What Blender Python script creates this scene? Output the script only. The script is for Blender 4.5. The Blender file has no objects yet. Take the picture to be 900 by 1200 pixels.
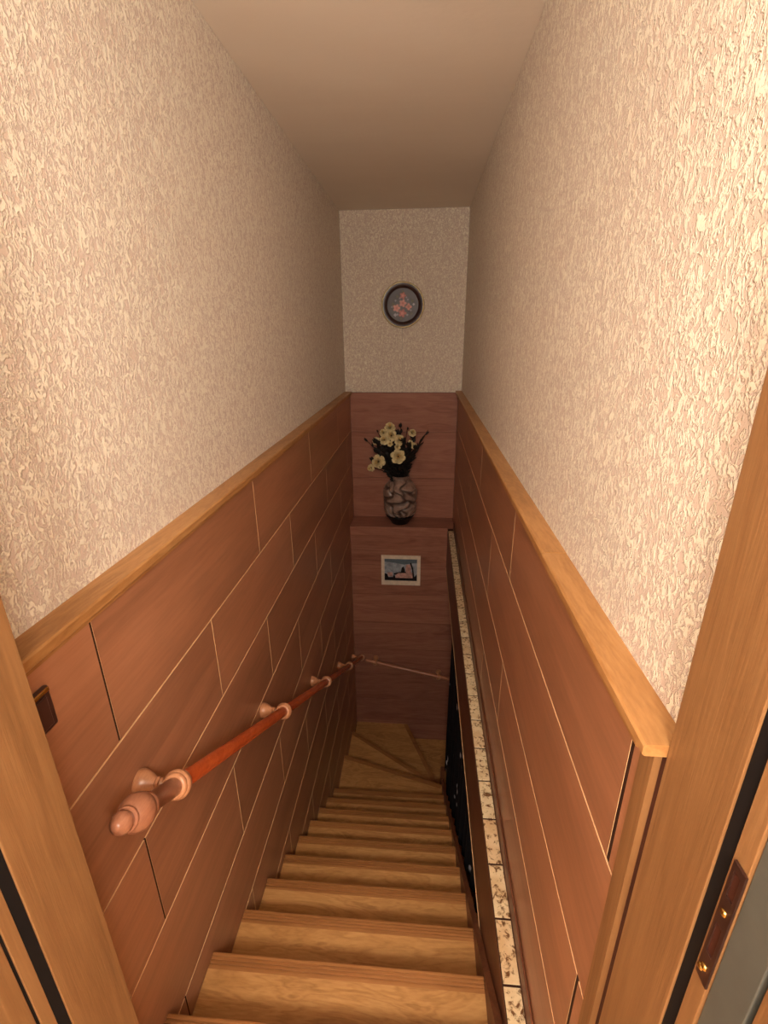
import bpy, bmesh, math, random
from mathutils import Matrix, Vector, noise as mnoise
random.seed(7)
SC = bpy.context.scene
COL = SC.collection
H = 1.47                      # eye height above the upper floor; shapes below are laid out relative to eye level

# ------------------------------------------------------------------ camera
cd = bpy.data.cameras.new('camera'); cam = bpy.data.objects.new('camera', cd); COL.objects.link(cam)
cd.sensor_fit = 'VERTICAL'; cd.sensor_height = 36.0; cd.lens = 36.0 * 567.0 / 1200.0
cd.clip_start = 0.01; cd.clip_end = 50
CR = [[0.996965, -0.019605, -0.075345], [0.077454, 0.34772, 0.934394], [-0.00788, 0.937394, -0.348183]]
cam.matrix_world = Matrix(((CR[0][0], CR[0][1], -CR[0][2], 0), (CR[1][0], CR[1][1], -CR[1][2], 0),
                           (CR[2][0], CR[2][1], -CR[2][2], H), (0, 0, 0, 1)))
SC.camera = cam
# ------------------------------------------------------------------ world, exposure
w = bpy.data.worlds.new('world'); SC.world = w; w.use_nodes = True
w.node_tree.nodes['Background'].inputs[0].default_value = (1.0, 0.8, 0.62, 1)
w.node_tree.nodes['Background'].inputs[1].default_value = 0.02
vs = SC.view_settings
vs.view_transform = 'Standard'; vs.look = 'None'; vs.gamma = 1.0; vs.use_curve_mapping = False
vs.exposure = 0.0
# unseen lamps added behind the viewer to light the stairwell: (eye-relative position, globe radius, watts, kind)
ADDED_LAMPS = [((-0.56, -0.60, 0.30), 0.15, 54.0, 'added_globe'),
         ((0.0, -0.60, 0.30), 0.15, 88.0, 'added_globe'),
         ((0.48, -0.60, 0.30), 0.15, 54.0, 'added_globe')]
LAMP_COL = (1.0, 0.93, 0.83)

# ------------------------------------------------------------------ materials
def s2l(c):
    return tuple(((v/255.0)/12.92 if v/255.0 <= 0.04045 else ((v/255.0+0.055)/1.055)**2.4) for v in c) + (1.0,)

class NT:
    def __init__(self, name):
        self.m = bpy.data.materials.new(name); self.m.use_nodes = True
        self.t = self.m.node_tree; self.b = self.t.nodes['Principled BSDF']
    def n(self, typ, **kw):
        nd = self.t.nodes.new(typ)
        for k, v in kw.items(): setattr(nd, k, v)
        return nd
    def l(self, a, b): self.t.links.new(a, b)
    def math(self, op, a, b=None, c=None):
        nd = self.n('ShaderNodeMath', operation=op)
        for i, v in enumerate((a, b, c)):
            if v is None: continue
            if isinstance(v, (int, float)): nd.inputs[i].default_value = v
            else: self.l(v, nd.inputs[i])
        return nd.outputs[0]
    def noise(self, vec, scale, detail=3.0, rough=0.5, dist=0.0):
        nd = self.n('ShaderNodeTexNoise')
        self.l(vec, nd.inputs['Vector']); nd.inputs['Scale'].default_value = scale
        nd.inputs['Detail'].default_value = detail; nd.inputs['Roughness'].default_value = rough
        nd.inputs['Distortion'].default_value = dist
        return nd.outputs['Fac']
    def ramp(self, fac, stops):
        nd = self.n('ShaderNodeValToRGB'); cr = nd.color_ramp
        while len(cr.elements) < len(stops): cr.elements.new(0.5)
        for e, (p, c) in zip(cr.elements, stops):
            e.position = p; e.color = c if len(c) == 4 else tuple(c)+(1,)
        self.l(fac, nd.inputs['Fac']); return nd.outputs['Color']
    def mix(self, fac, a, b, mode='MIX'):
        nd = self.n('ShaderNodeMix', data_type='RGBA', blend_type=mode)
        for i, v in ((0, fac), (6, a), (7, b)):
            if isinstance(v, (int, float)): nd.inputs[i].default_value = v
            elif isinstance(v, tuple): nd.inputs[i].default_value = v
            else: self.l(v, nd.inputs[i])
        return nd.outputs[2]
    def mapping(self, vec, scale, loc=None):
        nd = self.n('ShaderNodeMapping'); self.l(vec, nd.inputs['Vector'])
        nd.inputs['Scale'].default_value = scale
        if loc is not None: self.l(loc, nd.inputs['Location'])
        return nd.outputs[0]
    def bump(self, height, strength, dist):
        nd = self.n('ShaderNodeBump'); self.l(height, nd.inputs['Height'])
        nd.inputs['Strength'].default_value = strength; nd.inputs['Distance'].default_value = dist
        self.l(nd.outputs[0], self.b.inputs['Normal'])
    def set(self, col=None, rough=0.5, spec=0.5, metal=0.0):
        if col is not None:
            if isinstance(col, tuple): self.b.inputs['Base Color'].default_value = col
            else: self.l(col, self.b.inputs['Base Color'])
        self.b.inputs['Roughness'].default_value = rough
        self.b.inputs['Specular IOR Level'].default_value = spec
        self.b.inputs['Metallic'].default_value = metal
        return self.m

def plain(name, rgb, rough=0.6, spec=0.4, metal=0.0, var=0.06):
    k = NT(name); g = k.n('ShaderNodeNewGeometry')
    f = k.noise(g.outputs['Position'], 35.0, 3)
    c = s2l(rgb); lo = tuple(v*(1-var*2) for v in c[:3])+(1,); hi = tuple(min(1, v*(1+var*2)) for v in c[:3])+(1,)
    return k.set(k.ramp(f, [(0.3, lo), (0.7, hi)]), rough, spec, metal)

def wood(name, dark, mid, light, axis, scale=9.0, rough=0.45, spec=0.35, stretch=14.0, dist=1.2, var=0.25, contrast=1.0, bumps=0.08):
    """figured veneer: grain runs along `axis`; every piece takes its own offset and tone"""
    k = NT(name); g = k.n('ShaderNodeNewGeometry'); oi = k.n('ShaderNodeObjectInfo')
    off = k.n('ShaderNodeCombineXYZ')
    r = oi.outputs['Random']
    for i, mul in enumerate((17.3, 31.7, 23.9)): k.l(k.math('MULTIPLY', r, mul), off.inputs[i])
    sc = [1.0, 1.0, 1.0]; sc['xyz'.index(axis)] = 1.0/stretch
    v = k.mapping(g.outputs['Position'], sc, off.outputs[0])
    big = k.noise(v, scale, 3, 0.55, dist)
    rings = k.math('FRACT', k.math('MULTIPLY', big, 7.0))
    rings = k.math('ABSOLUTE', k.math('SUBTRACT', rings, 0.5))
    fine = k.noise(v, scale*16, 4, 0.6, 0.3)
    f = k.math('ADD', k.math('MULTIPLY', big, 0.5), k.math('ADD', k.math('MULTIPLY', rings, 0.22*contrast), k.math('MULTIPLY', fine, 0.35)))
    col = k.ramp(f, [(0.30, s2l(dark)), (0.50, s2l(mid)), (0.72, s2l(light))])
    tone = k.math('ADD', k.math('MULTIPLY', r, var), 1.0-var/2)
    hs = k.n('ShaderNodeHueSaturation'); k.l(col, hs.inputs['Color']); k.l(tone, hs.inputs['Value'])
    if bumps: k.bump(fine, bumps, 0.002)
    return k.set(hs.outputs[0], rough, spec)

M = {}
def wallpaper(name, base, high):
    k = NT(name); g = k.n('ShaderNodeNewGeometry')
    warp = k.n('ShaderNodeTexNoise'); k.l(g.outputs['Position'], warp.inputs['Vector']); warp.inputs['Scale'].default_value = 22
    sub = k.n('ShaderNodeVectorMath', operation='SUBTRACT'); k.l(warp.outputs['Color'], sub.inputs[0]); sub.inputs[1].default_value = (.5, .5, .5)
    scl = k.n('ShaderNodeVectorMath', operation='SCALE'); k.l(sub.outputs[0], scl.inputs[0]); scl.inputs['Scale'].default_value = 0.022
    add = k.n('ShaderNodeVectorMath', operation='ADD'); k.l(g.outputs['Position'], add.inputs[0]); k.l(scl.outputs[0], add.inputs[1])
    v = k.mapping(add.outputs[0], (1, 1, 0.56))
    n1 = k.noise(v, 104.0, 3.0, 0.6, 1.3)
    n2 = k.noise(g.outputs['Position'], 260.0, 2, 0.5, 0.4)
    h = k.math('ADD', n1, k.math('MULTIPLY', k.math('SUBTRACT', n2, 0.5), 0.36))
    rz = k.ramp(h, [(0.43, (0, 0, 0)), (0.57, (1, 1, 1))])
    big = k.noise(g.outputs['Position'], 2.2, 2)
    col = k.mix(rz, s2l(base), s2l(high))
    col = k.mix(k.math('MULTIPLY', big, 0.25), col, s2l((222, 198, 178)))
    k.bump(rz, 0.65, 0.004)
    return k.set(col, 0.62, 0.35)
M['paper'] = wallpaper('wallpaper_relief', (216, 194, 178), (248, 237, 216))
k = NT('ceiling_plaster'); g = k.n('ShaderNodeNewGeometry')
f1 = k.noise(k.mapping(g.outputs['Position'], (0.7, 1.5, 1)), 1.6, 3); f2 = k.noise(g.outputs['Position'], 60, 4)
k.bump(k.math('ADD', f1, k.math('MULTIPLY', f2, 0.06)), 0.22, 0.03)
M['ceiling'] = k.set(k.ramp(f1, [(0.3, s2l((234, 221, 205))), (0.7, s2l((240, 228, 212)))]), 0.85, 0.2)
M['board'] = wood('mahogany_veneer', (142, 94, 66), (166, 112, 80), (184, 128, 94), 'y', 6, 0.34, 0.45, 14, 1.0, 0.20, 0.45, 0.03)
M['board_x'] = wood('mahogany_veneer_cross', (130, 82, 66), (158, 104, 84), (174, 120, 98), 'x', 6, 0.5, 0.3, 9, 1.6, 0.14, 1.0, 0.05)
M['edge'] = plain('pale_board_edge', (222, 178, 130), 0.5, 0.3)
M['backing'] = plain('dark_batten', (52, 28, 18), 0.8, 0.2)
M['oak_cap'] = wood('oak_cap_rail', (146, 98, 54), (172, 122, 72), (190, 142, 90), 'y', 11, 0.4, 0.4, 5, 1.5, 0.1, 1.0, 0.05)
M['oak_jamb'] = wood('oak_door_frame', (118, 80, 47), (136, 95, 58), (151, 109, 69), 'z', 16, 0.4, 0.4, 20, 0.6, 0.1, 1.4, 0.2)
M['oak_tread'] = wood('oak_tread', (150, 102, 56), (180, 129, 75), (198, 148, 92), 'x', 9, 0.38, 0.45, 4.5, 1.9, 0.14, 1.6, 0.06)
M['nosing'] = wood('oak_nosing', (132, 84, 44), (158, 104, 58), (176, 120, 72), 'x', 12, 0.45, 0.4, 14, 0.6, 0.1, 0.7, 0.06)
M['stringer'] = wood('brown_stringer', (98, 56, 34), (120, 72, 46), (140, 88, 58), 'y', 10, 0.45, 0.35, 14, 0.8, 0.1)
M['fascia'] = wood('dark_fascia', (84, 48, 32), (104, 62, 42), (120, 76, 54), 'y', 10, 0.4, 0.4, 14, 0.8, 0.1)
M['rail'] = wood('red_handrail', (166, 70, 32), (192, 86, 40), (208, 106, 54), 'y', 18, 0.25, 0.5, 20, 0.6, 0.1, 0.7, 0.02)
M['rail_back'] = wood('pale_handrail', (150, 92, 64), (176, 112, 80), (196, 132, 98), 'x', 18, 0.3, 0.5, 20, 0.6, 0.1, 0.7, 0.02)
M['turned'] = wood('turned_beech', (158, 104, 70), (182, 124, 86), (200, 144, 104), 'y', 26, 0.3, 0.5, 8, 0.6, 0.15, 0.6, 0.02)
M['finial'] = wood('finial_wood', (132, 82, 58), (158, 102, 74), (178, 122, 90), 'y', 26, 0.3, 0.5, 8, 0.6, 0.1, 0.6, 0.02)
M['seal'] = plain('dark_rubber_seal', (18, 13, 12), 0.8, 0.2)
M['seal_brown'] = plain('brown_shadow_gap', (70, 36, 26), 0.7, 0.3)
M['strike'] = plain('bronze_strike_plate', (92, 62, 52), 0.35, 0.5, 0.75)
M['brass'] = plain('brass', (222, 186, 108), 0.25, 0.5, 1.0)
M['hole'] = plain('strike_hole', (66, 30, 18), 0.6, 0.3)
M['grey'] = plain('grey_paint', (82, 80, 72), 0.6, 0.3, 0, 0.04)
M['roomwall'] = plain('room_wall_paint', (214, 200, 180), 0.8, 0.2)
M['black'] = plain('black_gap', (14, 12, 12), 0.8, 0.1)
k = NT('speckled_tile'); g = k.n('ShaderNodeNewGeometry'); oi = k.n('ShaderNodeObjectInfo')
sp = k.noise(g.outputs['Position'], 70, 3.5, 0.6, 0.6)
spm = k.ramp(sp, [(0.52, (0, 0, 0)), (0.63, (1, 1, 1))])
bs = k.ramp(k.noise(g.outputs['Position'], 30, 3), [(0.3, s2l((204, 174, 132))), (0.7, s2l((226, 206, 168)))])
bs = k.mix(k.math('MULTIPLY', k.math('POWER', oi.outputs['Random'], 3.0), 0.45), bs, s2l((196, 138, 88)))
M['tile'] = k.set(k.mix(spm, bs, s2l((104, 66, 32))), 0.3, 0.5)
k = NT('black_print_curtain'); g = k.n('ShaderNodeNewGeometry')
vo = k.n('ShaderNodeTexVoronoi'); k.l(k.mapping(g.outputs['Position'], (1, 1, 0.55)), vo.inputs['Vector']); vo.inputs['Scale'].default_value = 11
vo.inputs['Randomness'].default_value = 1.0
spots = k.ramp(vo.outputs['Distance'], [(0.13, (1, 1, 1)), (0.18, (0, 0, 0))])
rnd = k.n('ShaderNodeSeparateColor'); k.l(vo.outputs['Color'], rnd.inputs[0])
spots = k.math('MULTIPLY', spots, k.math('GREATER_THAN', rnd.outputs[0], 0.35))
M['curtain'] = k.set(k.mix(spots, s2l((18, 17, 22)), s2l((205, 200, 205))), 0.85, 0.2)
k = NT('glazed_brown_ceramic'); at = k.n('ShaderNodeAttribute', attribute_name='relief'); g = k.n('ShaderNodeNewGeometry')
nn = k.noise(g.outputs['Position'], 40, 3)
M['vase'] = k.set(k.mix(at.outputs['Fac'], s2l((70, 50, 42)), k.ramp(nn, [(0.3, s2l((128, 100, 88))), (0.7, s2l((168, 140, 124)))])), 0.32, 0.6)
M['vase_base'] = plain('black_vase_foot', (20, 15, 13), 0.4, 0.5)
M['leaf'] = plain('dark_leaf', (30, 23, 19), 0.6, 0.3, 0, 0.2)
M['stem'] = plain('dark_stem', (44, 30, 22), 0.7, 0.2)
M['petal'] = plain('cream_petal', (226, 206, 156), 0.7, 0.2, 0, 0.12)
M['petal_core'] = plain('golden_petal_core', (214, 182, 122), 0.7, 0.2, 0, 0.1)
M['gilt'] = plain('gilt_rim', (176, 154, 112), 0.3, 0.5, 0.6)
M['plate_ring'] = plain('oxblood_plate_ring', (48, 20, 18), 0.3, 0.5)
M['plate_mid'] = plain('charcoal_plate_centre', (74, 64, 66), 0.4, 0.4)
M['pink'] = plain('painted_pink', (224, 166, 156), 0.5, 0.3)
M['rosy'] = plain('painted_rose', (196, 124, 114), 0.5, 0.3)
M['dot'] = plain('painted_pale_grey', (176, 170, 176), 0.5, 0.3)
M['olive'] = plain('painted_olive', (104, 96, 72), 0.5, 0.3)
M['frame'] = plain('cream_picture_border', (226, 206, 184), 0.6, 0.3)
M['p_sky'] = plain('print_slate_sky', (96, 108, 116), 0.5, 0.3)
M['p_cloud'] = plain('print_pale_cloud', (160, 164, 172), 0.5, 0.3, 0, 0.15)
M['p_stone'] = plain('print_pink_stone', (190, 144, 132), 0.5, 0.3, 0, 0.2)
M['p_dark'] = plain('print_dark_trees', (26, 18, 20), 0.5, 0.3)
M['switch'] = plain('dark_brown_switch', (70, 42, 34), 0.35, 0.5)
for i_, (p_, r_, w_, k_) in enumerate(ADDED_LAMPS):
    k = NT('added_lamp_globe'); k.t.nodes.remove(k.b)
    em = k.n('ShaderNodeEmission'); em.inputs[0].default_value = LAMP_COL + (1,)
    em.inputs[1].default_value = w_ / (4*math.pi*r_**2*math.pi)
    k.l(em.outputs[0], k.t.nodes['Material Output'].inputs[0]); M['globe%d' % i_] = k.m

# ------------------------------------------------------------------ builders
LOC = {}
def link(o, parent, loc):
    COL.objects.link(o); LOC[o] = Vector(loc)
    if parent is not None:
        o.parent = parent; o.location = Vector(loc) - LOC[parent]
    else:
        o.location = Vector(loc) + Vector((0, 0, H))
    return o
def tag(o, label, cat, group=None, kind=None):
    o['label'] = label; o['category'] = cat
    if group: o['group'] = group
    if kind: o['kind'] = kind
    return o
def empty(name, loc, label=None, cat=None, group=None, kind=None):
    o = bpy.data.objects.new(name, None); o.empty_display_size = 0.05
    link(o, None, loc)
    if label: tag(o, label, cat, group, kind)
    return o
def from_bm(name, bm, mats, parent=None, loc=(0, 0, 0), smooth=False):
    """bm holds eye-relative coordinates; the object's origin is put at loc"""
    if not isinstance(mats, (list, tuple)): mats = [mats]
    bmesh.ops.translate(bm, verts=bm.verts, vec=-Vector(loc))
    bmesh.ops.recalc_face_normals(bm, faces=bm.faces)
    me = bpy.data.meshes.new(name); bm.to_mesh(me); bm.free()
    for m in mats: me.materials.append(M[m])
    if smooth:
        for p in me.polygons: p.use_smooth = True
        me.set_sharp_from_angle(angle=math.radians(55))
    return link(bpy.data.objects.new(name, me), parent, loc)
def add_box(bm, a, b, mi=0):
    x0, y0, z0 = a; x1, y1, z1 = b
    v = [bm.verts.new(p) for p in ((x0,y0,z0),(x1,y0,z0),(x1,y1,z0),(x0,y1,z0),(x0,y0,z1),(x1,y0,z1),(x1,y1,z1),(x0,y1,z1))]
    fs = []
    for q in ((0,3,2,1),(4,5,6,7),(0,1,5,4),(1,2,6,5),(2,3,7,6),(3,0,4,7)):
        f = bm.faces.new([v[i] for i in q]); f.material_index = mi; fs.append(f)
    return fs
def box(name, a, b, mat, parent=None, loc=None, bevel=0.0):
    bm = bmesh.new(); add_box(bm, a, b)
    if bevel: bmesh.ops.bevel(bm, geom=bm.edges[:], offset=bevel, segments=2, affect='EDGES', profile=0.5)
    if loc is None: loc = ((a[0]+b[0])/2, (a[1]+b[1])/2, min(a[2], b[2]))
    return from_bm(name, bm, mat, parent, loc)
def boxes(name, lst, mat, parent=None, loc=(0, 0, 0)):
    bm = bmesh.new()
    for a, b in lst: add_box(bm, a, b)
    return from_bm(name, bm, mat, parent, loc)
def prism(bm, prof, axis, a, b, mi=0):
    """closed 2-D profile swept along an axis from a to b (profile in the two other axes, in xyz order)"""
    def P(u, v, t): return {'x': (t, u, v), 'y': (u, t, v), 'z': (u, v, t)}[axis]
    r0 = [bm.verts.new(P(u, v, a)) for u, v in prof]; r1 = [bm.verts.new(P(u, v, b)) for u, v in prof]
    n = len(prof)
    fs = [bm.faces.new(r0), bm.faces.new(r1[::-1])]
    for i in range(n): fs.append(bm.faces.new((r0[i], r0[(i+1) % n], r1[(i+1) % n], r1[i])))
    for f in fs: f.material_index = mi
    return fs
def lathe(bm, prof, origin, direction, seg=24, mi=0):
    """prof: (radius, distance along direction)"""
    d = Vector(direction).normalized(); u = d.orthogonal().normalized(); v = d.cross(u); o = Vector(origin)
    rings = []
    for r, t in prof:
        if r < 1e-5: rings.append([bm.verts.new(o + d*t)])
        else: rings.append([bm.verts.new(o + d*t + (u*math.cos(2*math.pi*i/seg) + v*math.sin(2*math.pi*i/seg))*r) for i in range(seg)])
    for A, B in zip(rings, rings[1:]):
        for i in range(seg):
            j = (i+1) % seg
            if len(A) == 1 and len(B) == 1: continue
            if len(A) == 1: f = bm.faces.new((A[0], B[i], B[j]))
            elif len(B) == 1: f = bm.faces.new((A[i], A[j], B[0]))
            else: f = bm.faces.new((A[i], A[j], B[j], B[i]))
            f.material_index = mi
    for R in (rings[0], rings[-1]):
        if len(R) > 2:
            f = bm.faces.new(R); f.material_index = mi
def torus_ring(bm, c, d, R, r, seg=28, ms=12):
    d = Vector(d).normalized(); u = d.orthogonal().normalized(); v = d.cross(u); c = Vector(c)
    g = []
    for i in range(seg):
        a = 2*math.pi*i/seg; e = u*math.cos(a)+v*math.sin(a)
        g.append([bm.verts.new(c + e*(R + r*math.cos(2*math.pi*j/ms)) + d*r*1.15*math.sin(2*math.pi*j/ms)) for j in range(ms)])
    for i in range(seg):
        for j in range(ms):
            bm.faces.new((g[i][j], g[(i+1) % seg][j], g[(i+1) % seg][(j+1) % ms], g[i][(j+1) % ms]))
def tube(bm, pts, rad, seg=10):
    pts = [Vector(p) for p in pts]; rings = []
    for i, p in enumerate(pts):
        d = (pts[min(i+1, len(pts)-1)] - pts[max(i-1, 0)]).normalized()
        u = d.cross(Vector((0.31, 0.2, 0.93))).normalized(); v = d.cross(u)
        r = rad[i] if isinstance(rad, (list, tuple)) else rad
        rings.append([bm.verts.new(p + (u*math.cos(2*math.pi*k/seg)+v*math.sin(2*math.pi*k/seg))*r) for k in range(seg)])
    for A, B in zip(rings, rings[1:]):
        for i in range(seg): bm.faces.new((A[i], A[(i+1) % seg], B[(i+1) % seg], B[i]))
    bm.faces.new(rings[0]); bm.faces.new(rings[-1][::-1])

# ------------------------------------------------------------------ main dimensions (metres, relative to the eye)
XL, XR = -0.600, 0.293          # wallpaper faces
PL, PR = -0.560, 0.267          # panelling faces
YB, YBP, YLOW = 3.80, 3.78, 3.56
ZC = 0.787                      # ceiling
ZF = -1.47                      # upper floor
ZLOW = -3.61                    # lower floor
ZSH = -1.45                     # shelf and ledge
Y0, GO, RISE = 0.605, 0.2045, 0.1655
def yk(i): return Y0 + GO*i
def zk(i): return ZF - RISE*i

# ------------------------------------------------------------------ structure: walls, ceiling, floors
tag(box('ceiling', (-1.75, -2.3, ZC), (1.75, 4.0, ZC+0.12), 'ceiling'), 'uneven beige plaster ceiling over the stairwell', 'ceiling', kind='structure')
tag(box('floor', (-1.75, -2.3, ZF-0.12), (1.75, 0.40, ZF), 'oak_tread'), 'oak floor of the upper landing before the stairs', 'floor', kind='structure')
tag(box('floor_lower', (-0.75, 0.41, ZLOW-0.1), (1.5, 4.0, ZLOW), 'oak_tread'), 'dark wooden floor at the foot of the stairs', 'floor', kind='structure')

def paper_strips(wall, make, y_list, parent):
    for a, b in zip(y_list, y_list[1:]):
        make(a+0.0004, b-0.0004)

wl = box('wall_left', (-0.75, 0.42, -3.7), (XL-0.0015, 4.0, ZC), 'backing', loc=(-0.7, 2.0, -3.7))
tag(wl, 'left stairwell wall, relief wallpaper above brown wooden boards', 'wall', kind='structure')
seams = [0.435, 0.87, 1.40, 1.93, 2.46, 2.99, 3.52, 3.80]
for a, b in zip(seams, seams[1:]):
    box('wallpaper_strip', (XL-0.0015, a+0.0005, -0.436), (XL, b-0.0005, ZC-0.001), 'paper', wl)
wr = box('wall_right', (XR+0.0015, 0.42, -1.80), (0.42, 4.0, ZC), 'backing', loc=(0.36, 2.0, -1.8))
tag(wr, 'right stairwell wall, relief wallpaper above brown wooden boards', 'wall', kind='structure')
seams = [0.421, 0.62, 1.15, 1.68, 2.21, 2.74, 3.27, 3.80]
for a, b in zip(seams, seams[1:]):
    box('wallpaper_strip', (XR, a+0.0005, -0.436), (XR+0.0015, b-0.0005, ZC-0.001), 'paper', wr)
wb = box('wall_back', (-0.60, YB+0.0015, -3.7), (1.5, 4.0, ZC), 'backing', loc=(0, 3.9, -3.7))
tag(wb, 'end wall of stairwell, relief wallpaper over wooden panelling', 'wall', kind='structure')
seams = [XL+0.0005, -0.16, XR-0.0005]
for a, b in zip(seams, seams[1:]):
    box('wallpaper_strip', (a+0.0004, YB, -0.433), (b-0.0004, YB+0.0015, ZC-0.001), 'paper', wb)

# boards: one mesh per size, shared
BM_CACHE = {}
def board(parent, a, b, face, mat, t=0.008):
    """a, b: opposite corners of the visible face; face: 'x+','x-','y-'"""
    lo = [min(p, q) for p, q in zip(a, b)]; hi = [max(p, q) for p, q in zip(a, b)]
    if face == 'x+': lo[0] -= t
    elif face == 'x-': hi[0] += t
    else: hi[1] += t
    size = tuple(round(h-l, 4) for l, h in zip(lo, hi)); key = (size, face, mat)
    if key not in BM_CACHE:
        bm = bmesh.new(); fs = add_box(bm, (0, 0, 0), size)
        bmesh.ops.recalc_face_normals(bm, faces=bm.faces)
        nrm = {'x+': Vector((1, 0, 0)), 'x-': Vector((-1, 0, 0)), 'y-': Vector((0, -1, 0))}[face]
        for f in bm.faces:
            f.material_index = 0 if f.normal.dot(nrm) > 0.9 else 1
        me = bpy.data.meshes.new('board'); bm.to_mesh(me); bm.free()
        me.materials.append(M[mat]); me.materials.append(M['edge' if face != 'y-' else 'stringer'])
        BM_CACHE[key] = me
    return link(bpy.data.objects.new('board', BM_CACHE[key]), parent, lo)

box('batten', (XL-0.0015, 0.435, -3.6), (PL-0.0085, YB, -0.438), 'backing', wl)
G = 0.0026
rows = [-0.455, -0.725, -0.985, -1.250, -1.545, -1.815, -2.085, -2.355, -2.625, -2.895, -3.165, -3.435]
for i, (zt, zb_) in enumerate(zip(rows, rows[1:])):
    js = [0.668+0.838*n for n in range(-1, 4)] if i % 2 == 0 else [1.087+0.818*n for n in range(-1, 4)]
    js = [max(0.437, j) for j in js if j > 0.2]
    if js[0] > 0.44: js = [0.437] + js
    js = [j for n, j in enumerate(js) if n == 0 or j-js[n-1] > 0.02] + [YBP-0.004]
    for a, b in zip(js, js[1:]):
        if b-a < 0.03: continue
        ymax_z = ZF - RISE*((b-Y0)/GO) - 0.25       # skip what lies wholly under the stairs
        if zt < max(ymax_z, -3.6): continue
        board(wl, (PL, a+(0.0026 if a < 0.7 else G*0.7), zb_+G), (PL, b-(0.0026 if b < 0.7 else G*0.7), zt-G), 'x+', 'board')
for zt, zb_ in ((-0.458, -0.722), (-0.988, -1.247), (-1.548, -1.812)):
    box('joint_filler', (PL-0.0082, 0.6655, zb_), (PL-0.0006, 0.6705, zt), 'backing', wl)
for zt, zb_, yj in ((-0.464, -0.688, 0.482), (-0.978, -1.208, 0.492)):
    box('joint_filler', (PR+0.0006, yj-0.0045, zb_), (PR+0.0082, yj+0.0045, zt), 'backing', wr)
box('batten', (PR+0.0085, 0.432, -1.455), (XR+0.0015, YB, -0.438), 'backing', wr)
rows = [-0.462, -0.690, -0.975, -1.210, -1.446]
jr = [[0.462, 0.482, 1.30, 2.12, 2.94, 3.772], [0.462, 1.69, 2.51, 3.33, 3.772], [0.462, 0.492, 1.285, 2.065, 2.90, 3.772], [0.462, 1.69, 2.51, 3.33, 3.772]]
for zt, zb_, js in zip(rows, rows[1:], jr):
    for a, b in zip(js, js[1:]):
        g2 = 0.0045 if b < 0.5 or a in (0.482, 0.492) else G*0.7
        board(wr, (PR, a+(g2 if a > 0.47 else 0), zb_+G), (PR, b-(g2 if b < 0.5 else G*0.7), zt-G), 'x-', 'board')
# cap rails with a small moulding under the lip
bm = bmesh.new(); prism(bm, [(XL, -0.425), (-0.549, -0.425), (-0.546, -0.428), (-0.546, -0.443), (-0.549, -0.446), (-0.5535, -0.447), (-0.5535, -0.4555), (XL, -0.4555)], 'y', 0.435, YBP-0.001)
from_bm('cap_rail', bm, 'oak_cap', wl, (-0.57, 2.0, -0.45))
def rcap(y0, y1, dz):
    bm = bmesh.new(); prism(bm, [(XR, -0.418+dz), (0.2475, -0.418+dz), (0.2445, -0.421+dz), (0.2445, -0.431+dz), (0.2475, -0.434+dz), (XR, -0.434+dz)], 'y', y0, y1)
    if y0 < 0.5: y0 = 0.4615
    prism(bm, [(XR, -0.4345), (0.259, -0.4345), (0.2575, -0.4375), (0.2575, -0.4585), (0.2605, -0.4625), (XR, -0.4625)], 'y', y0, y1)
    from_bm('cap_rail', bm, 'oak_cap', wr, (0.27, (y0+y1)/2, -0.45))
rcap(0.421, 0.905, 0); rcap(0.906, 1.26, 0.0006); rcap(1.261, 2.2, 0); rcap(2.201, YBP-0.001, -0.0004)
box('end_strip', (0.2655, 0.433, -1.455), (XR, 0.461, -0.4355), 'oak_jamb', wr)
box('shadow_gap', (0.274, 0.4205, -1.455), (XR, 0.4325, -0.4355), 'seal_brown', wr)
bm = bmesh.new(); prism(bm, [(0.2585, -1.449), (0.2665, -1.449), (0.2665, -1.405), (0.264, -1.402), (0.2605, -1.405)], 'y', 0.462, 3.545)
from_bm('skirting_strip', bm, 'fascia', wr, (0.26, 2.0, -1.449))
# end wall panelling
rows = [-0.434, -0.735, -1.11, ZSH]
box('batten', (PL, YBP+0.0085, ZSH), (PR, YB+0.0015, -0.436), 'backing', wb)
for zt, zb_ in zip(rows, rows[1:]):
    board(wb, (PL+0.001, YBP, zb_+0.0008), (PR-0.001, YBP, zt-0.0008), 'y-', 'board_x')
box('batten', (PL, YLOW+0.0085, ZLOW), (1.5, YB+0.0015, -1.485), 'backing', wb)
rows = [-1.522, -1.792, -2.064, -2.336, -2.608, -2.88, -3.152, -3.424, ZLOW]
for i, (zt, zb_) in enumerate(zip(rows, rows[1:])):
    x1 = (0.62, 0.40, 0.75)[i % 3]
    board(wb, (PL+0.001, YLOW, zb_+0.001), (x1-0.001, YLOW, zt-0.001), 'y-', 'board_x')
    board(wb, (x1+0.001, YLOW, zb_+0.001), (1.3, YLOW, zt-0.001), 'y-', 'board_x')
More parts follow.
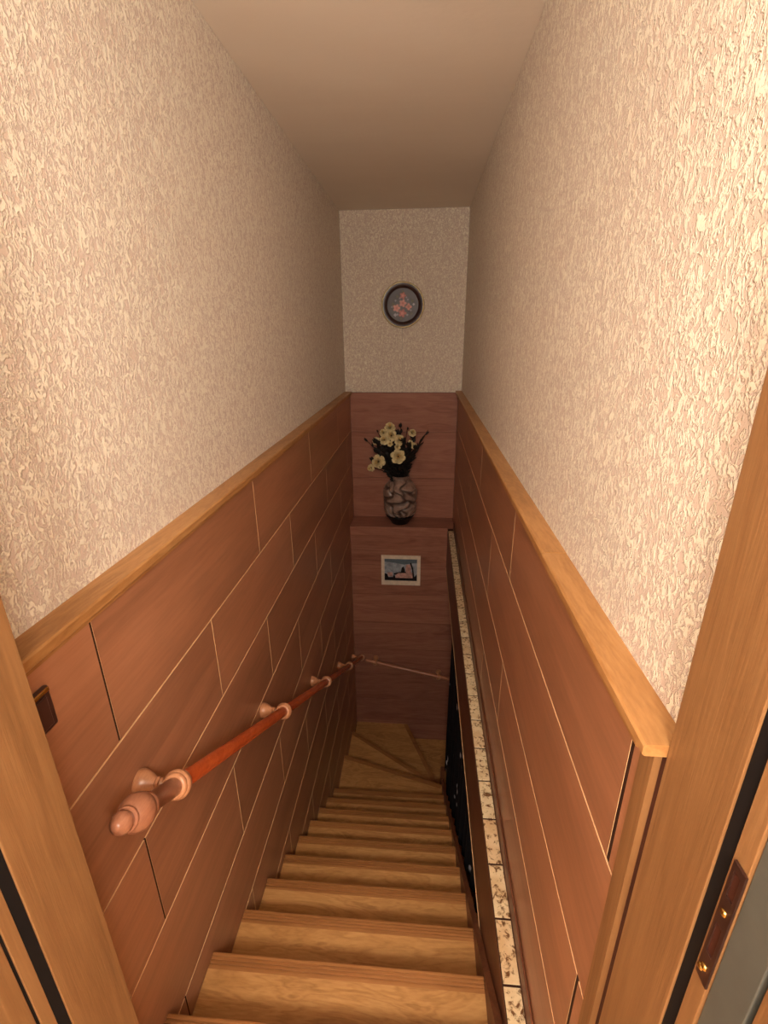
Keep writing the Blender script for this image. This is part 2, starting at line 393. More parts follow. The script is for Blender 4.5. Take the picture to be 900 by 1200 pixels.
# room behind the viewer and lower hall shell
def room_wall(name, a, b, label, mat='roomwall'):
    tag(box(name, a, b, mat), label, 'wall', kind='structure')
room_wall('wall_room_left', (-1.75, -2.3, ZF), (-1.65, 0.25, ZC), 'plain cream left wall of room before the stairs')
room_wall('wall_room_right', (1.65, -2.3, ZF), (1.75, 0.25, ZC), 'plain cream right wall of room before the stairs')
room_wall('wall_room_rear', (-1.65, -2.3, ZF), (1.65, -2.2, ZC), 'plain cream wall of room behind the viewer')
room_wall('wall_door_left', (-1.75, 0.25, ZF), (-0.485, 0.418, ZC), 'cream wall left of the stair doorway')
room_wall('wall_door_right', (0.312, 0.25, ZF), (1.75, 0.418, ZC), 'grey wall right of the stair doorway', 'grey')
room_wall('wall_hall_side', (1.3, 0.42, -3.7), (1.5, 3.55, -1.82), 'dark side wall of the lower hall under the landing', 'board')
room_wall('wall_hall_near', (-0.60, 0.30, -3.7), (1.5, 0.405, -1.60), 'dark wall closing the space under the stairs', 'backing')
tag(box('ceiling_lower', (0.43, 0.42, -1.82), (1.5, 4.0, -1.70), 'ceiling'), 'plaster ceiling of the lower hall', 'ceiling', kind='structure')

# ------------------------------------------------------------------ door frame
d = empty('door_1', (0, 0.35, ZF), 'oak door frame around the viewer at stair head', 'door frame', kind='structure')
ZT = 0.72
def jamb(a, b, mat, name='jamb', bev=0.0008): return box(name, a, b, mat, d, bevel=bev)
jamb((0.270, 0.322, ZF), (0.311, 0.4195, ZT), 'oak_jamb')
jamb((0.2722, 0.306, ZF), (0.311, 0.3215, ZT), 'seal', 'rubber_seal', 0)
rs = jamb((0.2705, 0.2865, ZF), (0.311, 0.3055, ZT), 'oak_jamb', 'rebate_strip')
jamb((0.2735, 0.249, ZF), (0.311, 0.286, ZT), 'grey', 'grey_lining')
jamb((0.290, 0.244, ZF), (0.311, 0.2487, ZT), 'black', 'dark_joint', 0)
jamb((0.2735, 0.200, ZF), (0.330, 0.2437, ZT), 'oak_jamb', 'architrave')
jamb((-0.486, 0.331, ZF), (-0.4445, 0.4195, ZT), 'oak_jamb')
jamb((-0.486, 0.3165, ZF), (-0.4465, 0.3305, ZT), 'seal', 'rubber_seal', 0)
jamb((-0.486, 0.3005, ZF), (-0.446, 0.316, ZT), 'oak_jamb', 'rebate_strip')
jamb((-0.486, 0.2965, ZF), (-0.4475, 0.300, ZT), 'seal', 'rubber_seal', 0)
jamb((-0.52, 0.210, ZF), (-0.446, 0.296, ZT), 'oak_jamb', 'architrave')
box('door_head', (-0.486, 0.25, ZT), (0.311, 0.4195, ZC), 'oak_jamb', d)
# strike plate: face plate with two openings and screws, lip towards the grey lining
sp_ = bmesh.new()
sx = 0.2698
ya, yb_, za, zb_ = 0.2845, 0.3000, -0.566, -0.416
def ring_rect(bm, y0, y1, z0, z1, holes, x0, x1):
    ys = sorted({y0, y1, *[h[0] for h in holes], *[h[1] for h in holes]}); zs = sorted({z0, z1, *[h[2] for h in holes], *[h[3] for h in holes]})
    for a, b in zip(ys, ys[1:]):
        for c, e in zip(zs, zs[1:]):
            if any(h[0] <= a and b <= h[1] and h[2] <= c and e <= h[3] for h in holes): continue
            add_box(bm, (x0, a, c), (x1, b, e))
holes = [(0.2885, 0.2965, -0.455, -0.424), (0.2885, 0.2965, -0.530, -0.490)]
ring_rect(sp_, ya, yb_, za, zb_, holes, sx-0.0022, sx)
plate = from_bm('strike_plate', sp_, 'strike', d, (sx, 0.292, za))
plate['label'] = 'bronze strike plate with two openings'
box('strike_recess', (sx-0.0008, 0.288, -0.532), (sx-0.0002, 0.297, -0.422), 'hole', plate)
for zz in (-0.472, -0.548, -0.554):
    bm = bmesh.new(); lathe(bm, [(0.0036, 0), (0.0036, 0.0008), (0.0024, 0.0018), (0, 0.002)], (sx-0.0022, 0.2925 if zz > -0.55 else 0.296, zz), (-1, 0, 0), 14)
    from_bm('screw', bm, 'brass', plate, (sx, 0.2925, zz), True)
bm = bmesh.new(); lathe(bm, [(0.0045, 0), (0.0045, 0.0006), (0, 0.0015)], (sx-0.0009, 0.2925, -0.545), (-1, 0, 0), 14)
from_bm('screw', bm, 'brass', plate, (sx, 0.2925, -0.545), True)

# ------------------------------------------------------------------ staircase
st = empty('staircase', (-0.18, 1.7, ZLOW), 'narrow oak staircase descending and turning right at the foot', 'staircase')
SXL, SXR = PL+0.0015, 0.1945
NW = 0.040
def nosing_profile(y, z):      # (y, z): three grooves on top, rounded front
    p = [(y-NW, z-0.034), (y-NW, z)]
    for gq in (0.030, 0.021, 0.012):
        p += [(y-gq-0.0022, z), (y-gq-0.0016, z-0.004), (y-gq+0.0016, z-0.004), (y-gq+0.0022, z)]
    p += [(y-0.005, z), (y-0.0015, z-0.0015), (y, z-0.006), (y, z-0.030), (y-0.002, z-0.034)]
    return p
for i in range(0, 10):
    y, z = yk(i), zk(i)
    ya = (y-GO-0.028) if i else 0.4005
    t = box('tread', (SXL, ya, z-0.034), (SXR, y-NW, z), 'oak_tread', st)
    bm = bmesh.new(); prism(bm, nosing_profile(y, z), 'x', SXL, SXR)
    from_bm('nosing', bm, 'nosing', t, (-0.18, y, z-0.034))
    if i < 10:
        box('riser', (SXL, y-0.040, zk(i+1)), (SXR, y-0.025, z-0.0342), 'oak_tread', st)
# winders: nosing lines fan out from the newel
PV = (0.188, 2.79)
def winder(poly, z, name='tread'):
    bm = bmesh.new(); prism(bm, poly, 'z', z-0.034, z)
    return from_bm(name, bm, 'oak_tread', st, (poly[0][0], poly[0][1], z-0.034))
def nose_bar(parent, p, q, z):
    a = Vector((p[0], p[1])); b = Vector((q[0], q[1])); n = (b-a).normalized(); m = Vector((-n.y, n.x))
    if m.y > 0: m = -m
    m = m*0.034
    bm = bmesh.new(); prism(bm, [tuple(a), tuple(b), tuple(b+m), tuple(a+m)], 'z', z-0.035, z+0.0012)
    from_bm('nosing', bm, 'nosing', parent, (a.x, a.y, z-0.035))
z10, z11, z12 = -3.125, -3.285, -3.44
e10 = ((SXL, 2.88), (SXR, 2.66)); e11 = ((SXL, 3.285), (SXR, 2.79)); e12 = ((-0.085, YLOW-0.002), (SXR, 2.90))
t = winder([(SXL, yk(9)-0.03), (SXR, yk(9)-0.03), e10[1], e10[0]], z10); nose_bar(t, e10[0], e10[1], z10)
t = winder([(SXL, e10[0][1]-0.03), (SXR, e10[1][1]-0.03), e11[1], e11[0]], z11); nose_bar(t, e11[0], e11[1], z11)
t = winder([(SXL, e11[0][1]-0.03), (SXR, e11[1][1]-0.03), e12[1], e12[0], (SXL, YLOW-0.002)], z12); nose_bar(t, e12[0], e12[1], z12)
def wrise(p, q, z0, z1):
    a = Vector(p); b = Vector(q); n = (b-a).normalized(); m = Vector((-n.y, n.x)); m = -m if m.y > 0 else m
    bm = bmesh.new(); prism(bm, [tuple(a+m*0.02), tuple(b+m*0.02), tuple(b+m*0.034), tuple(a+m*0.034)], 'z', z0, z1)
    from_bm('riser', bm, 'oak_tread', st, (a.x, a.y, z0))
wrise(e10[0], e10[1], z11, z10-0.036); wrise(e11[0], e11[1], z12, z11-0.036); wrise(e12[0], e12[1], ZLOW, z12-0.036)
# stringer on the open side and the short newel at its foot
bm = bmesh.new()
y0_, y1_ = 0.42, 2.84
zs0, zs1 = ZF-RISE*((y0_-Y0)/GO)+0.008, ZF-RISE*((y1_-Y0)/GO)+0.008
zs0 = min(zs0, -1.470)
yflat = Y0 - GO*((zs0-0.008-ZF)/RISE)
prism(bm, [(y0_, zs0), (yflat, zs0), (y1_, zs1), (y1_, zs1-0.28), (y0_, zs0-0.40)], 'x', 0.1955, 0.2135)
from_bm('stringer', bm, 'stringer', st, (0.205, 1.6, zs1-0.3))
bm = bmesh.new(); add_box(bm, (0.1955, 2.8405, ZLOW), (0.228, 2.885, -3.19))
bmesh.ops.bevel(bm, geom=bm.edges[:], offset=0.004, segments=2, affect='EDGES')
from_bm('newel', bm, 'stringer', st, (0.215, 2.86, ZLOW))

# ------------------------------------------------------------------ tiled ledge on the beam
lg = empty('tiled_ledge', (0.24, 1.98, -1.795), 'long ledge of speckled beige tiles along the right panelling', 'ledge')
box('beam', (0.2155, 0.425, -1.795), (0.2925, 3.548, -1.4605), 'fascia', lg)
box('edge_bead', (0.2135, 0.94, -1.801), (0.2165, 3.548, -1.7955), 'edge', lg)
bm = bmesh.new(); add_box(bm, (0, 0, 0), (0.040, 0.1350, 0.009)); bmesh.ops.bevel(bm, geom=[e for e in bm.edges if all(v.co.z > 0.005 for v in e.verts)], offset=0.001, segments=1, affect='EDGES')
tme = bpy.data.meshes.new('tile'); bm.to_mesh(tme); bm.free(); tme.materials.append(M['tile'])
for n in range(-1, 21):
    y = 0.703+0.1397*n
    if y+0.137 > 3.552: break
    link(bpy.data.objects.new('tile', tme), lg, (0.2172+random.uniform(-0.0004, 0.0004), y+0.0023, -1.4600+random.uniform(-0.0001, 0.0005)))
box('grout', (0.2166, 0.5, -1.4604), (0.2570, 3.548, -1.4519), 'backing', lg)

# shelf on the end wall
sh = empty('wall_shelf', (-0.15, 3.66, ZSH-0.07), 'built-in wooden shelf under the vase on the end wall', 'shelf')
box('shelf_board', (PL+0.001, 3.548, ZSH-0.024), (PR-0.001, YBP-0.0005, ZSH), 'board_x', sh, bevel=0.002)
box('lip', (PL+0.001, 3.5525, ZSH-0.072), (0.2135, YLOW+0.008, ZSH-0.0245), 'board_x', sh)

# ------------------------------------------------------------------ curtain
bm = bmesh.new(); ys = [0.98+(2.84-0.98)*i/150 for i in range(151)]; nz = 14
grid = []
for i, y in enumerate(ys):
    zb = ZF-RISE*((y-Y0)/GO) - 0.05
    zb = max(zb, -3.15)
    zt = -1.797
    col = []
    for j in range(nz+1):
        t = j/nz; z = zt + (zb-zt)*t
        amp = 0.004+0.011*t
        x = 0.240 + amp*math.sin(y*46+0.9*math.sin(y*7.0)) + 0.004*math.sin(y*19+z*2.0)
        col.append(bm.verts.new((x, y, z)))
    grid.append(col)
for A, B in zip(grid, grid[1:]):
    for j in range(nz): bm.faces.new((A[j], B[j], B[j+1], A[j+1]))
cu = from_bm('curtain', bm, 'curtain', None, (0.24, 2.0, -2.6), True)
smd = cu.modifiers.new('thick', 'SOLIDIFY'); smd.thickness = 0.0015
tag(cu, 'black curtain with small white print hanging below the ledge', 'curtain')

# ------------------------------------------------------------------ handrails
def turned_bracket(parent, wall, ring_c, ring_dir, mat, s=1.0):
    """turned spindle from the wall to a ring around the rod"""
    a = Vector(wall); c = Vector(ring_c); ax = (c-a); L = ax.length
    prof = [(0.026, 0.0), (0.027, 0.004), (0.0255, 0.012), (0.021, 0.022), (0.0145, 0.031), (0.0115, 0.036), (0.0135, 0.039), (0.0105, 0.043), (0.0125, 0.047), (0.0095, 0.051), (0.0095, L-0.016)]
    prof = [(r*s, t) for r, t in prof if t <= L-0.016 or t == L-0.016]
    bm = bmesh.new(); lathe(bm, prof, a, ax, 24)
    b = from_bm('bracket', bm, mat, parent, a, True)
    bm = bmesh.new(); [torus_ring(bm, c+Vector(ring_dir)*q, ring_dir, rr_, 0.0068*s) for q, rr_ in ((-0.009, 0.0195), (0.0, 0.0225), (0.009, 0.0195))]; 
    rg = from_bm('ring', bm, mat, b, c, True)
    return b
RS = 0.642
def rail_pt(y, x=-0.48): return Vector((x, y, -0.853-RS*(y-0.688)))
hr = empty('handrail', (-0.48, 2.0, -1.69), 'reddish round wooden handrail with turned finial along left wall', 'handrail')
rd = (rail_pt(2)-rail_pt(1)).normalized()
bm = bmesh.new(); lathe(bm, [(0.0175, 0), (0.0175, (rail_pt(3.46)-rail_pt(0.665)).length)], rail_pt(0.665), rd, 24)
from_bm('rod', bm, 'rail', hr, rail_pt(2.0), True)
bm = bmesh.new()
fp = [(0, 0), (0.006, 0.001), (0.0085, 0.003), (0.0095, 0.005), (0.015, 0.009), (0.0185, 0.017), (0.0185, 0.023), (0.0155, 0.030), (0.0150, 0.0315), (0.0205, 0.0325), (0.0212, 0.0355), (0.0200, 0.038), (0.0235, 0.041), (0.0305, 0.054), (0.0325, 0.064), (0.0305, 0.076), (0.025, 0.085), (0.0225, 0.088), (0.0215, 0.0885), (0.0240, 0.0900), (0.0245, 0.0935), (0.0235, 0.0965), (0.0205, 0.0975), (0.0210, 0.1005), (0.0180, 0.104), (0.0180, 0.203)]
lathe(bm, fp, rail_pt(0.688)-rd*0.205, rd, 32)
from_bm('finial', bm, 'finial', hr, rail_pt(0.56), True)
for y in (0.690, 1.358, 2.060, 2.795, 3.42):
    c = rail_pt(y); turned_bracket(hr, (PL, c.y, c.z), c, rd, 'turned')
hb = empty('handrail', (-0.1, 3.50, -2.80), 'pale round wooden handrail sloping across the end wall', 'handrail')
def rb(x): return Vector((x, 3.495, -2.708-0.222*(x+0.37)))
rbd = (rb(1)-rb(0)).normalized()
bm = bmesh.new(); lathe(bm, [(0.012, 0.0), (0.0165, 0.012), (0.0165, (rb(0.75)-rb(-0.455)).length)], rb(-0.455), rbd, 20)
from_bm('rod', bm, 'rail_back', hb, rb(0), True)
for x in (-0.37, 0.185):
    c = rb(x); turned_bracket(hb, (c.x, YLOW, c.z), c, rbd, 'turned')

# ------------------------------------------------------------------ vase
VC = Vector((-0.165, 3.655, ZSH+0.0005))
vs_ = empty('vase', VC, 'brown ceramic vase with raised leaf relief and black foot', 'vase')
body_prof = [(0.070, 0.058), (0.095, 0.072), (0.118, 0.092), (0.124, 0.105), (0.127, 0.16), (0.129, 0.21), (0.131, 0.27), (0.130, 0.288), (0.124, 0.302), (0.107, 0.325), (0.090, 0.346), (0.075, 0.366), (0.068, 0.380), (0.0695, 0.388), (0.073, 0.394), (0.0725, 0.399), (0.066, 0.399), (0.062, 0.39), (0.062, 0.33), (0.055, 0.28)]
def prof_at(h, P):
    for (r0, t0), (r1, t1) in zip(P, P[1:]):
        if t0 <= h <= t1: return r0+(r1-r0)*(h-t0)/(t1-t0)
    return P[-1][0]
cells = []
rr = random.Random(5)
for a in range(7):
    for b in range(4):
        cells.append(((a+0.5*(b % 2))/7*2*math.pi + rr.uniform(-.38, .38), 0.09+b*0.085+rr.uniform(-.03, .03)))
seg = 96; hs = [0.058+0.322*i/76 for i in range(77)]
bm = bmesh.new(); lay = bm.verts.layers.float.new('relief'); rings = []
for h in hs:
    r0 = prof_at(h, body_prof); ring = []
    for i in range(seg):
        th = 2*math.pi*i/seg
        tw = th + 0.34*math.sin(h*34+th*2)+0.12*math.sin(h*70-th*3)
        ds = sorted(math.hypot(((tw-ct+math.pi) % (2*math.pi)-math.pi)*0.105, (h-ch)*0.85+0.02*math.sin(tw*3+ct*5)) for ct, ch in cells)
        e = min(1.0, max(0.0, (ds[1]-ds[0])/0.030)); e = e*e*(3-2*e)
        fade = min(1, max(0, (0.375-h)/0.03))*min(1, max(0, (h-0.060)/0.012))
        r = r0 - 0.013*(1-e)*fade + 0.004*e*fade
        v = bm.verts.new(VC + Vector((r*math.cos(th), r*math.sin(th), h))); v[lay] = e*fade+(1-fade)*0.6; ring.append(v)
    rings.append(ring)
for P in [(0.0695, 0.388), (0.073, 0.394), (0.0725, 0.399), (0.066, 0.399), (0.062, 0.39), (0.058, 0.30)]:
    ring = []
    for i in range(seg):
        th = 2*math.pi*i/seg; v = bm.verts.new(VC+Vector((P[0]*math.cos(th), P[0]*math.sin(th), P[1]))); v[lay] = 0.7; ring.append(v)
    rings.append(ring)
for A, B in zip(rings, rings[1:]):
    for i in range(seg): bm.faces.new((A[i], A[(i+1) % seg], B[(i+1) % seg], B[i]))
bm.faces.new(rings[0]); bm.faces.new(rings[-1])
from_bm('body', bm, 'vase', vs_, VC, True)
bm = bmesh.new(); lathe(bm, [(0, 0), (0.062, 0), (0.068, 0.004), (0.082, 0.03), (0.101, 0.052), (0.112, 0.070), (0.106, 0.078)], VC, (0, 0, 1), 48)
from_bm('foot', bm, 'vase_base', vs_, VC, True)

# ------------------------------------------------------------------ flowers
MOUTH = VC + Vector((0, 0, 0.33))
def stem_pts(tip, n=6, sag=0.05):
    tip = Vector(tip); out = []
    root = MOUTH + Vector((random.uniform(-.02, .02), random.uniform(-.02, .02), -0.10))
    mid = MOUTH + Vector(((tip.x-MOUTH.x)*0.10, (tip.y-MOUTH.y)*0.10, 0.10))
    mid.x = max(MOUTH.x-0.045, min(MOUTH.x+0.045, mid.x)); mid.y = max(MOUTH.y-0.045, min(MOUTH.y+0.045, mid.y))
    for i in range(n+1):
        t = i/n; out.append(root*(1-t)**2 + mid*2*t*(1-t) + tip*t**2)
    return out
def leaf_faces(bm, base, d, L, W, up=Vector((0, 0, 1)), mi=0):
    d = Vector(d).normalized(); s = d.cross(up)
    s = s.normalized() if s.length > 1e-3 else Vector((1, 0, 0)); n = s.cross(d)
    rows_ = []
    for t, w_, dz in ((0.0, 0.08, 0), (0.25, 0.8, 0.05), (0.5, 1.0, 0.06), (0.78, 0.6, 0.02), (1.0, 0.03, -0.08)):
        c = Vector(base)+d*L*t+n*dz*L
        rows_.append([bm.verts.new(c-s*W*w_*0.5+n*W*0.12*w_), bm.verts.new(c), bm.verts.new(c+s*W*w_*0.5+n*W*0.12*w_)])
    for A, B in zip(rows_, rows_[1:]):
        for k2 in range(2):
            f = bm.faces.new((A[k2], A[k2+1], B[k2+1], B[k2])); f.material_index = mi
def bloom_mesh(bm, c, facing, R):
    c = Vector(c); d = Vector(facing).normalized(); u = d.orthogonal().normalized(); v = d.cross(u)
    for ring, (n, r_in, r_out, hgt, tilt, mi) in enumerate(((6, 0.18, 1.0, 0.10, -0.12, 0), (5, 0.15, 0.80, 0.34, 0.10, 0), (5, 0.10, 0.55, 0.55, 0.25, 0), (3, 0.04, 0.30, 0.62, 0.32, 1))):
        for p in range(n):
            a0 = 2*math.pi*(p+0.37*ring)/n + random.uniform(-.12, .12); half = math.pi/n*1.25
            rows_ = []
            for t in (0, 0.35, 0.7, 1.0):
                row = []
                wv = math.sin(math.pi*(0.28+0.5*t))
                for q in (-1, -0.5, 0, 0.5, 1):
                    a = a0 + q*half*wv
                    rad = R*(r_in+(r_out-r_in)*t)*(1-0.10*q*q*t)*(1+random.uniform(-.03, .03))
                    hh = R*(hgt*t**0.7 + tilt*t*t - 0.10*abs(q)*t*(1 if ring == 0 else -0.6))
                    row.append(bm.verts.new(c + (u*math.cos(a)+v*math.sin(a))*rad + d*hh))
                rows_.append(row)
            for A, B in zip(rows_, rows_[1:]):
                for k2 in range(4):
                    f = bm.faces.new((A[k2], A[k2+1], B[k2+1], B[k2])); f.material_index = mi
def rose(tip, R, facing, label, leaves=2):
    tip = Vector(tip); o = empty('rose', VC+Vector((0, 0, 0.3)), label, 'flower', 'cream roses in the vase')
    bm = bmesh.new(); bloom_mesh(bm, tip, facing, R)
    from_bm('bloom', bm, ['petal', 'petal_core'], o, tip)
    bm = bmesh.new(); lathe(bm, [(0, -0.35*R), (0.22*R, -0.2*R), (0.3*R, 0.05*R), (0.1*R, 0.2*R)], tip, facing, 10)
    from_bm('calyx', bm, 'leaf', o, tip, True)
    pts = stem_pts(tip-Vector(facing).normalized()*0.25*R)
    bm = bmesh.new(); tube(bm, pts, 0.0028, 6); from_bm('stem', bm, 'stem', o, pts[0])
    for q in range(leaves):
        b = pts[3+q]; dd = Vector((random.uniform(-1, 1), random.uniform(-1, 0.1), random.uniform(-.2, .6)))
        bm = bmesh.new(); leaf_faces(bm, b, dd, 0.075, 0.04); from_bm('leaf', bm, 'leaf', o, b)
FY = 3.60
def at36(x, z, y):      # spots were read at depth 3.62
    return Vector((x*y/3.62, y, z*y/3.62))
rose(at36(-0.18, -0.893, 3.545), 0.059, (0.1, -1, 0.30), 'large cream rose at the front centre, just above vase mouth', 1)
rose(at36(-0.332, -0.935, 3.56), 0.056, (-0.25, -1, 0.15), 'large cream rose drooping at the left of the bouquet', 1)
rose(at36(-0.389, -0.985, 3.59), 0.032, (-0.6, -1, -0.1), 'small cream bud hanging lowest at bouquet\'s left edge', 0)
rose(at36(-0.285, -0.765, 3.58), 0.040, (-0.2, -1, 0.5), 'cream rose in the upper left cluster, beside the largest upper bloom')
rose(at36(-0.232, -0.733, 3.57), 0.046, (0, -1, 0.5), 'largest cream rose of the upper cluster, centre of bouquet top')
rose(at36(-0.242, -0.672, 3.64), 0.044, (0, -0.8, 0.9), 'cream rose at the very top of the bouquet')
rose(at36(-0.292, -0.712, 3.63), 0.032, (-0.3, -0.8, 0.8), 'small half-hidden cream rose behind the upper left cluster')
rose(at36(-0.346, -0.775, 3.60), 0.033, (-0.5, -1, 0.4), 'small cream rose standing out at upper left edge')
rose(at36(-0.170, -0.765, 3.58), 0.044, (0.3, -1, 0.5), 'wide open cream rose right of the upper cluster')
rose(at36(-0.242, -0.795, 3.56), 0.023, (0, -1, 0.3), 'tiny cream bud in the middle below upper cluster')
rose(at36(-0.184, -0.820, 3.56), 0.024, (0.1, -1, 0.2), 'tiny cream bud right above the front centre rose')
rose(at36(-0.087, -0.785, 3.58), 0.022, (0.4, -1, 0.2), 'tiny cream bud among dark leaves at right')
rose(at36(-0.062, -0.808, 3.60), 0.026, (0.6, -1, 0.1), 'small pale bud lowest at the right of the bouquet')
rose(at36(-0.075, -0.712, 3.62), 0.033, (0.4, -0.8, 0.8), 'pale pinkish rose at the upper right of the bouquet')
def sprig(tip, label, n=9, L=0.05, W=0.018):
    tip = Vector(tip); o = empty('leaf_sprig', VC+Vector((0, 0, 0.3)), label, 'foliage', 'dark leaf sprigs in the vase')
    pts = stem_pts(tip, 12); bm = bmesh.new(); tube(bm, pts, 0.0022, 5); from_bm('stem', bm, 'stem', o, pts[0])
    bm = bmesh.new(); ax = (pts[-1]-pts[-3]).normalized()
    for q in range(n):
        t = 0.42+0.58*q/(n-1); f = t*12; i = min(11, int(f)); b = pts[i].lerp(pts[i+1], f-i)
        ang = q*2.4; sd = ax.orthogonal().normalized(); sd.rotate(Matrix.Rotation(ang, 3, ax))
        dd = ax*(0.5+0.6*t)+sd*(0.9-0.5*t)
        leaf_faces(bm, b, dd, L*(1.1-0.3*t), W, Vector((random.uniform(-.8, .8), -1.0, random.uniform(-.3, .9))))
    leaf_faces(bm, pts[-1], ax, L*0.9, W*0.8, Vector((0.3, -1, 0.3)))
    from_bm('leaves', bm, 'leaf', o, tip)
fixed = [((-0.41, -0.78, 3.62), 'dark pointed sprig sticking out at bouquet\'s left', 7, 0.05, 0.014),
         ((0.022, -0.728, 3.62), 'dark feathery sprig reaching farthest right in the bouquet', 14, 0.055, 0.013),
         ((-0.01, -0.775, 3.60), 'dark feathery sprig just under the far-right one', 13, 0.05, 0.013),
         ((-0.16, -0.672, 3.64), 'dark broad sprig at bouquet top, right of the top rose', 10, 0.045, 0.022),
         ((-0.113, -0.690, 3.64), 'thin dark sprig with a bud tip at top right', 6, 0.03, 0.012),
         ((-0.332, -0.712, 3.64), 'thin dark sprig with a bud tip at top left', 6, 0.03, 0.012)]
for (x, z, y), lb, n, L, W in fixed: sprig(at36(x, z, y), lb, n, L, W)
core = [(-0.36, -0.93), (-0.33, -0.86), (-0.30, -0.97), (-0.30, -0.80), (-0.28, -0.90), (-0.26, -0.99), (-0.25, -0.83), (-0.24, -0.75), (-0.22, -0.92), (-0.20, -0.86), (-0.20, -0.79),
        (-0.19, -0.98), (-0.17, -0.84), (-0.15, -0.93), (-0.14, -0.79), (-0.13, -0.87), (-0.12, -0.96), (-0.10, -0.82), (-0.09, -0.90), (-0.07, -0.76), (-0.05, -0.84), (-0.18, -0.73), (-0.29, -0.74), (-0.34, -0.79)]
for q, (x, z) in enumerate(core):
    y = 3.60+0.05*math.sin(q*2.1) if z > -0.9 else 3.575+0.02*math.sin(q*1.7)
    sprig(at36(x, z, y), 'dark leafy sprig massed in the middle of the bouquet', 15, 0.058, 0.036)

# ------------------------------------------------------------------ painted plate on the end wall
PC = Vector((-0.157, YB-0.0005, 0.183))
pl = empty('wall_plate', PC-Vector((0, 0, 0.155)), 'round dark decorative plate painted with pink flowers, hanging high on end wall', 'plate')
bm = bmesh.new(); lathe(bm, [(0, 0.002), (0.10, 0.002), (0.148, 0.016), (0.1485, 0.020), (0.142, 0.021), (0.118, 0.012), (0.112, 0.009), (0, 0.009)], PC, (0, -1, 0), 64)
dish = from_bm('dish', bm, 'plate_ring', pl, PC, True)
bm = bmesh.new(); torus_ring(bm, PC+Vector((0, -0.019, 0)), (0, 1, 0), 0.1495, 0.0062, 64, 10); from_bm('rim', bm, 'gilt', pl, PC, True)
bm = bmesh.new(); lathe(bm, [(0, 0), (0.112, 0), (0.112, 0.0006), (0, 0.0006)], PC+Vector((0, -0.0092, 0)), (0, -1, 0), 48); ctr = from_bm('centre', bm, 'plate_mid', pl, PC)
def painted(cx, cz, r, n, mat, inner=0.55, name='painted_flower', dy=0.0):
    bm = bmesh.new(); c = PC+Vector((cx, -0.0101-dy, cz)); k2 = n*6
    ring = [c+Vector((math.cos(2*math.pi*i/k2)*rr_, 0, math.sin(2*math.pi*i/k2)*rr_)) for i in range(k2) for rr_ in (r*(inner+(1-inner)*abs(math.cos(math.pi*i*n/k2))),)]
    A = [bm.verts.new(p) for p in ring]; B = [bm.verts.new(p+Vector((0, -0.0004, 0))) for p in ring]
    bm.faces.new(A); bm.faces.new(B)
    for i in range(k2): bm.faces.new((A[i], A[(i+1) % k2], B[(i+1) % k2], B[i]))
    return from_bm(name, bm, mat, ctr, c)
for cx, cz, r, n, mt in ((0.0, 0.012, 0.028, 5, 'pink'), (-0.045, -0.020, 0.028, 5, 'pink'), (0.042, -0.012, 0.024, 4, 'pink'), (-0.003, -0.055, 0.030, 5, 'rosy'), (0.0, 0.062, 0.024, 5, 'rosy')):
    painted(cx, cz, r, n, mt); painted(cx, cz, r*0.36, 5, 'rosy' if mt == 'pink' else 'pink', 0.8, dy=0.0005)
for cx, cz, r in ((-0.052, 0.030, 0.008), (-0.054, -0.066, 0.012), (-0.038, -0.062, 0.008), (0.078, 0.004, 0.009), (0.036, 0.036, 0.008), (0.058, -0.036, 0.008), (-0.078, -0.012, 0.008), (0.033, -0.066, 0.008), (-0.022, 0.045, 0.007), (0.026, 0.05, 0.007)):
    painted(cx, cz, r, 4, 'dot', 0.6, 'painted_dot')
for cx, cz, r in ((-0.068, 0.006, 0.014), (0.068, 0.026, 0.013), (0.0, 0.088, 0.012), (-0.01, -0.09, 0.012), (0.062, -0.058, 0.012), (-0.04, 0.056, 0.011)):
    painted(cx, cz, r, 3, 'olive', 0.4, 'painted_leaf')

# ------------------------------------------------------------------ small framed picture
QC = Vector((-0.152, YLOW, -1.832)); W2, H2 = 0.160, 0.134
pic = empty('framed_picture', QC-Vector((0, 0, H2)), 'small cream-bordered picture of a church below the shelf', 'picture')
bm = bmesh.new()
ring_out = [(-W2, -H2), (W2, -H2), (W2, H2), (-W2, H2)]; ring_in = [(-0.134, -0.094), (0.132, -0.094), (0.132, 0.104), (-0.134, 0.104)]
for (y_a, y_b) in ((-0.001, -0.012),):
    vo_ = [[bm.verts.new(QC+Vector((x, yy, z))) for x, z in ring] for yy in (y_a, y_b) for ring in (ring_out, ring_in)]
    O0, I0, O1, I1 = vo_
    for i in range(4):
        j = (i+1) % 4
        for a, b in ((O0, I0), (I0, I1), (I1, O1), (O1, O0)): bm.faces.new((a[i], a[j], b[j], b[i]))
from_bm('border', bm, 'frame', pic, QC)
pb = box('print', (QC.x-0.1338, YLOW-0.006, QC.z-0.0938), (QC.x+0.1318, YLOW-0.001, QC.z+0.1038), 'p_cloud', pic)
def printed(name, pts, mat, lift):
    bm = bmesh.new(); A = [bm.verts.new(QC+Vector((-0.134+0.266*u, -0.0061-lift*0.0003, -0.094+0.198*v))) for u, v in pts]
    B = [bm.verts.new(v.co+Vector((0, -0.0003, 0))) for v in A]
    bm.faces.new(A); bm.faces.new(B)
    for i in range(len(A)): bm.faces.new((A[i], A[(i+1) % len(A)], B[(i+1) % len(A)], B[i]))
    from_bm(name, bm, mat, pb, QC)
printed('printed_sky', [(0, 0.86), (0.3, 0.82), (0.6, 0.74), (1, 0.84), (1, 1), (0, 1)], 'p_sky', 0)
printed('printed_church', [(0.12, 0.18), (0.08, 0.36), (0.24, 0.38), (0.26, 0.18)], 'p_stone', 1)
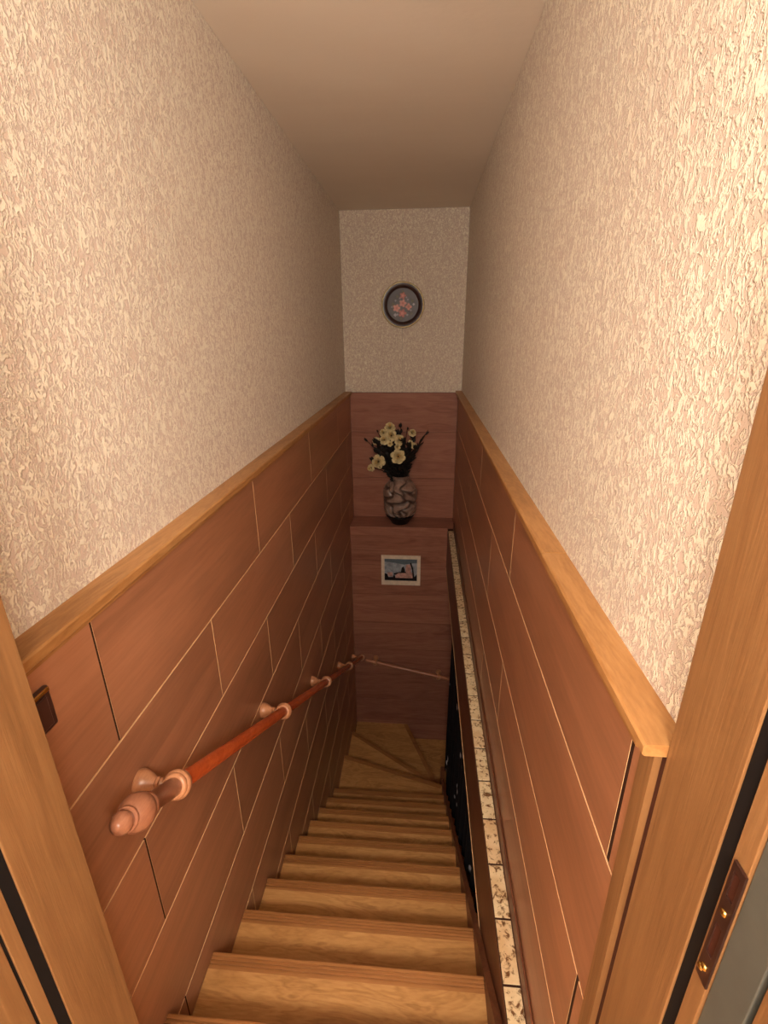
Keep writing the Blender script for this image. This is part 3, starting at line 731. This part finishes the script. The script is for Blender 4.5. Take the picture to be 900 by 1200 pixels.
printed('printed_church', [(0.34, 0.1), (0.34, 0.26), (0.44, 0.36), (0.64, 0.38), (0.66, 0.72), (0.72, 0.76), (0.80, 0.74), (0.82, 0.40), (0.87, 0.34), (0.88, 0.1)], 'p_stone', 1)
printed('printed_ground', [(0, 0), (1, 0), (1, 0.32), (0.94, 0.20), (0.86, 0.12), (0.34, 0.12), (0.30, 0.33), (0.26, 0.16), (0.12, 0.15), (0.08, 0.30), (0, 0.32)], 'p_dark', 2)
printed('printed_tree', [(0.50, 0.36), (0.53, 0.60), (0.59, 0.66), (0.63, 0.50), (0.63, 0.36)], 'p_dark', 2)
printed('printed_tree', [(0.78, 0.82), (0.82, 0.84), (0.88, 0.60), (0.93, 0.12), (0.87, 0.12), (0.85, 0.5)], 'p_dark', 3)
printed('printed_roof', [(0.26, 0.32), (0.48, 0.40), (0.66, 0.42), (0.66, 0.36), (0.44, 0.35), (0.34, 0.26)], 'p_dark', 3)

# ------------------------------------------------------------------ wall switch half behind the left jamb
sw = empty('wall_switch', (PL, 0.52, -0.575), 'dark brown switch with brass edge on panelling beside left jamb', 'switch')
box('switch_plate', (PL+0.0003, 0.460, -0.561), (PL+0.009, 0.5485, -0.490), 'switch', sw, bevel=0.003)
box('brass_edge', (PL+0.0093, 0.463, -0.497), (PL+0.0125, 0.545, -0.4905), 'brass', sw, bevel=0.001)
box('rocker', (PL+0.0093, 0.475, -0.553), (PL+0.012, 0.538, -0.502), 'switch', sw, bevel=0.002)

# ------------------------------------------------------------------ added globe lamps, unseen behind the viewer, lighting the stairwell
for i_, (p_, r_, w_, k_) in enumerate(ADDED_LAMPS):
    LP = Vector(p_)
    lb = ('added unseen glowing globe hanging %s in room before the stairs' % ('left' if p_[0] < -0.1 else 'right' if p_[0] > 0.1 else 'midway') if k_ == 'added_globe' else
          'large added globe lamp on the right wall of the room')
    lp = empty(k_+'_lamp', LP-Vector((0, 0, r_)), lb, 'lamp')
    bm = bmesh.new(); bmesh.ops.create_uvsphere(bm, u_segments=32, v_segments=16, radius=r_); bmesh.ops.translate(bm, verts=bm.verts, vec=LP)
    from_bm('globe', bm, 'globe%d' % i_, lp, LP, True)
    bm = bmesh.new()
    if k_ == 'added_globe':
        lathe(bm, [(0.045, r_-0.012), (0.045, r_+0.03), (0.006, r_+0.035), (0.006, ZC-0.03-LP.z), (0.05, ZC-0.03-LP.z), (0.05, ZC-LP.z)], LP, (0, 0, 1), 20)
    else:
        sg = -1 if p_[0] < 0 else 1
        lathe(bm, [(0.05, r_-0.012), (0.05, r_+0.03), (0.02, r_+0.035), (0.02, 1.65-abs(p_[0])-0.03), (0.08, 1.65-abs(p_[0])-0.03), (0.08, 1.65-abs(p_[0]))], LP, (sg, 0, 0), 20)
    from_bm('mount', bm, 'brass', lp, LP, True)
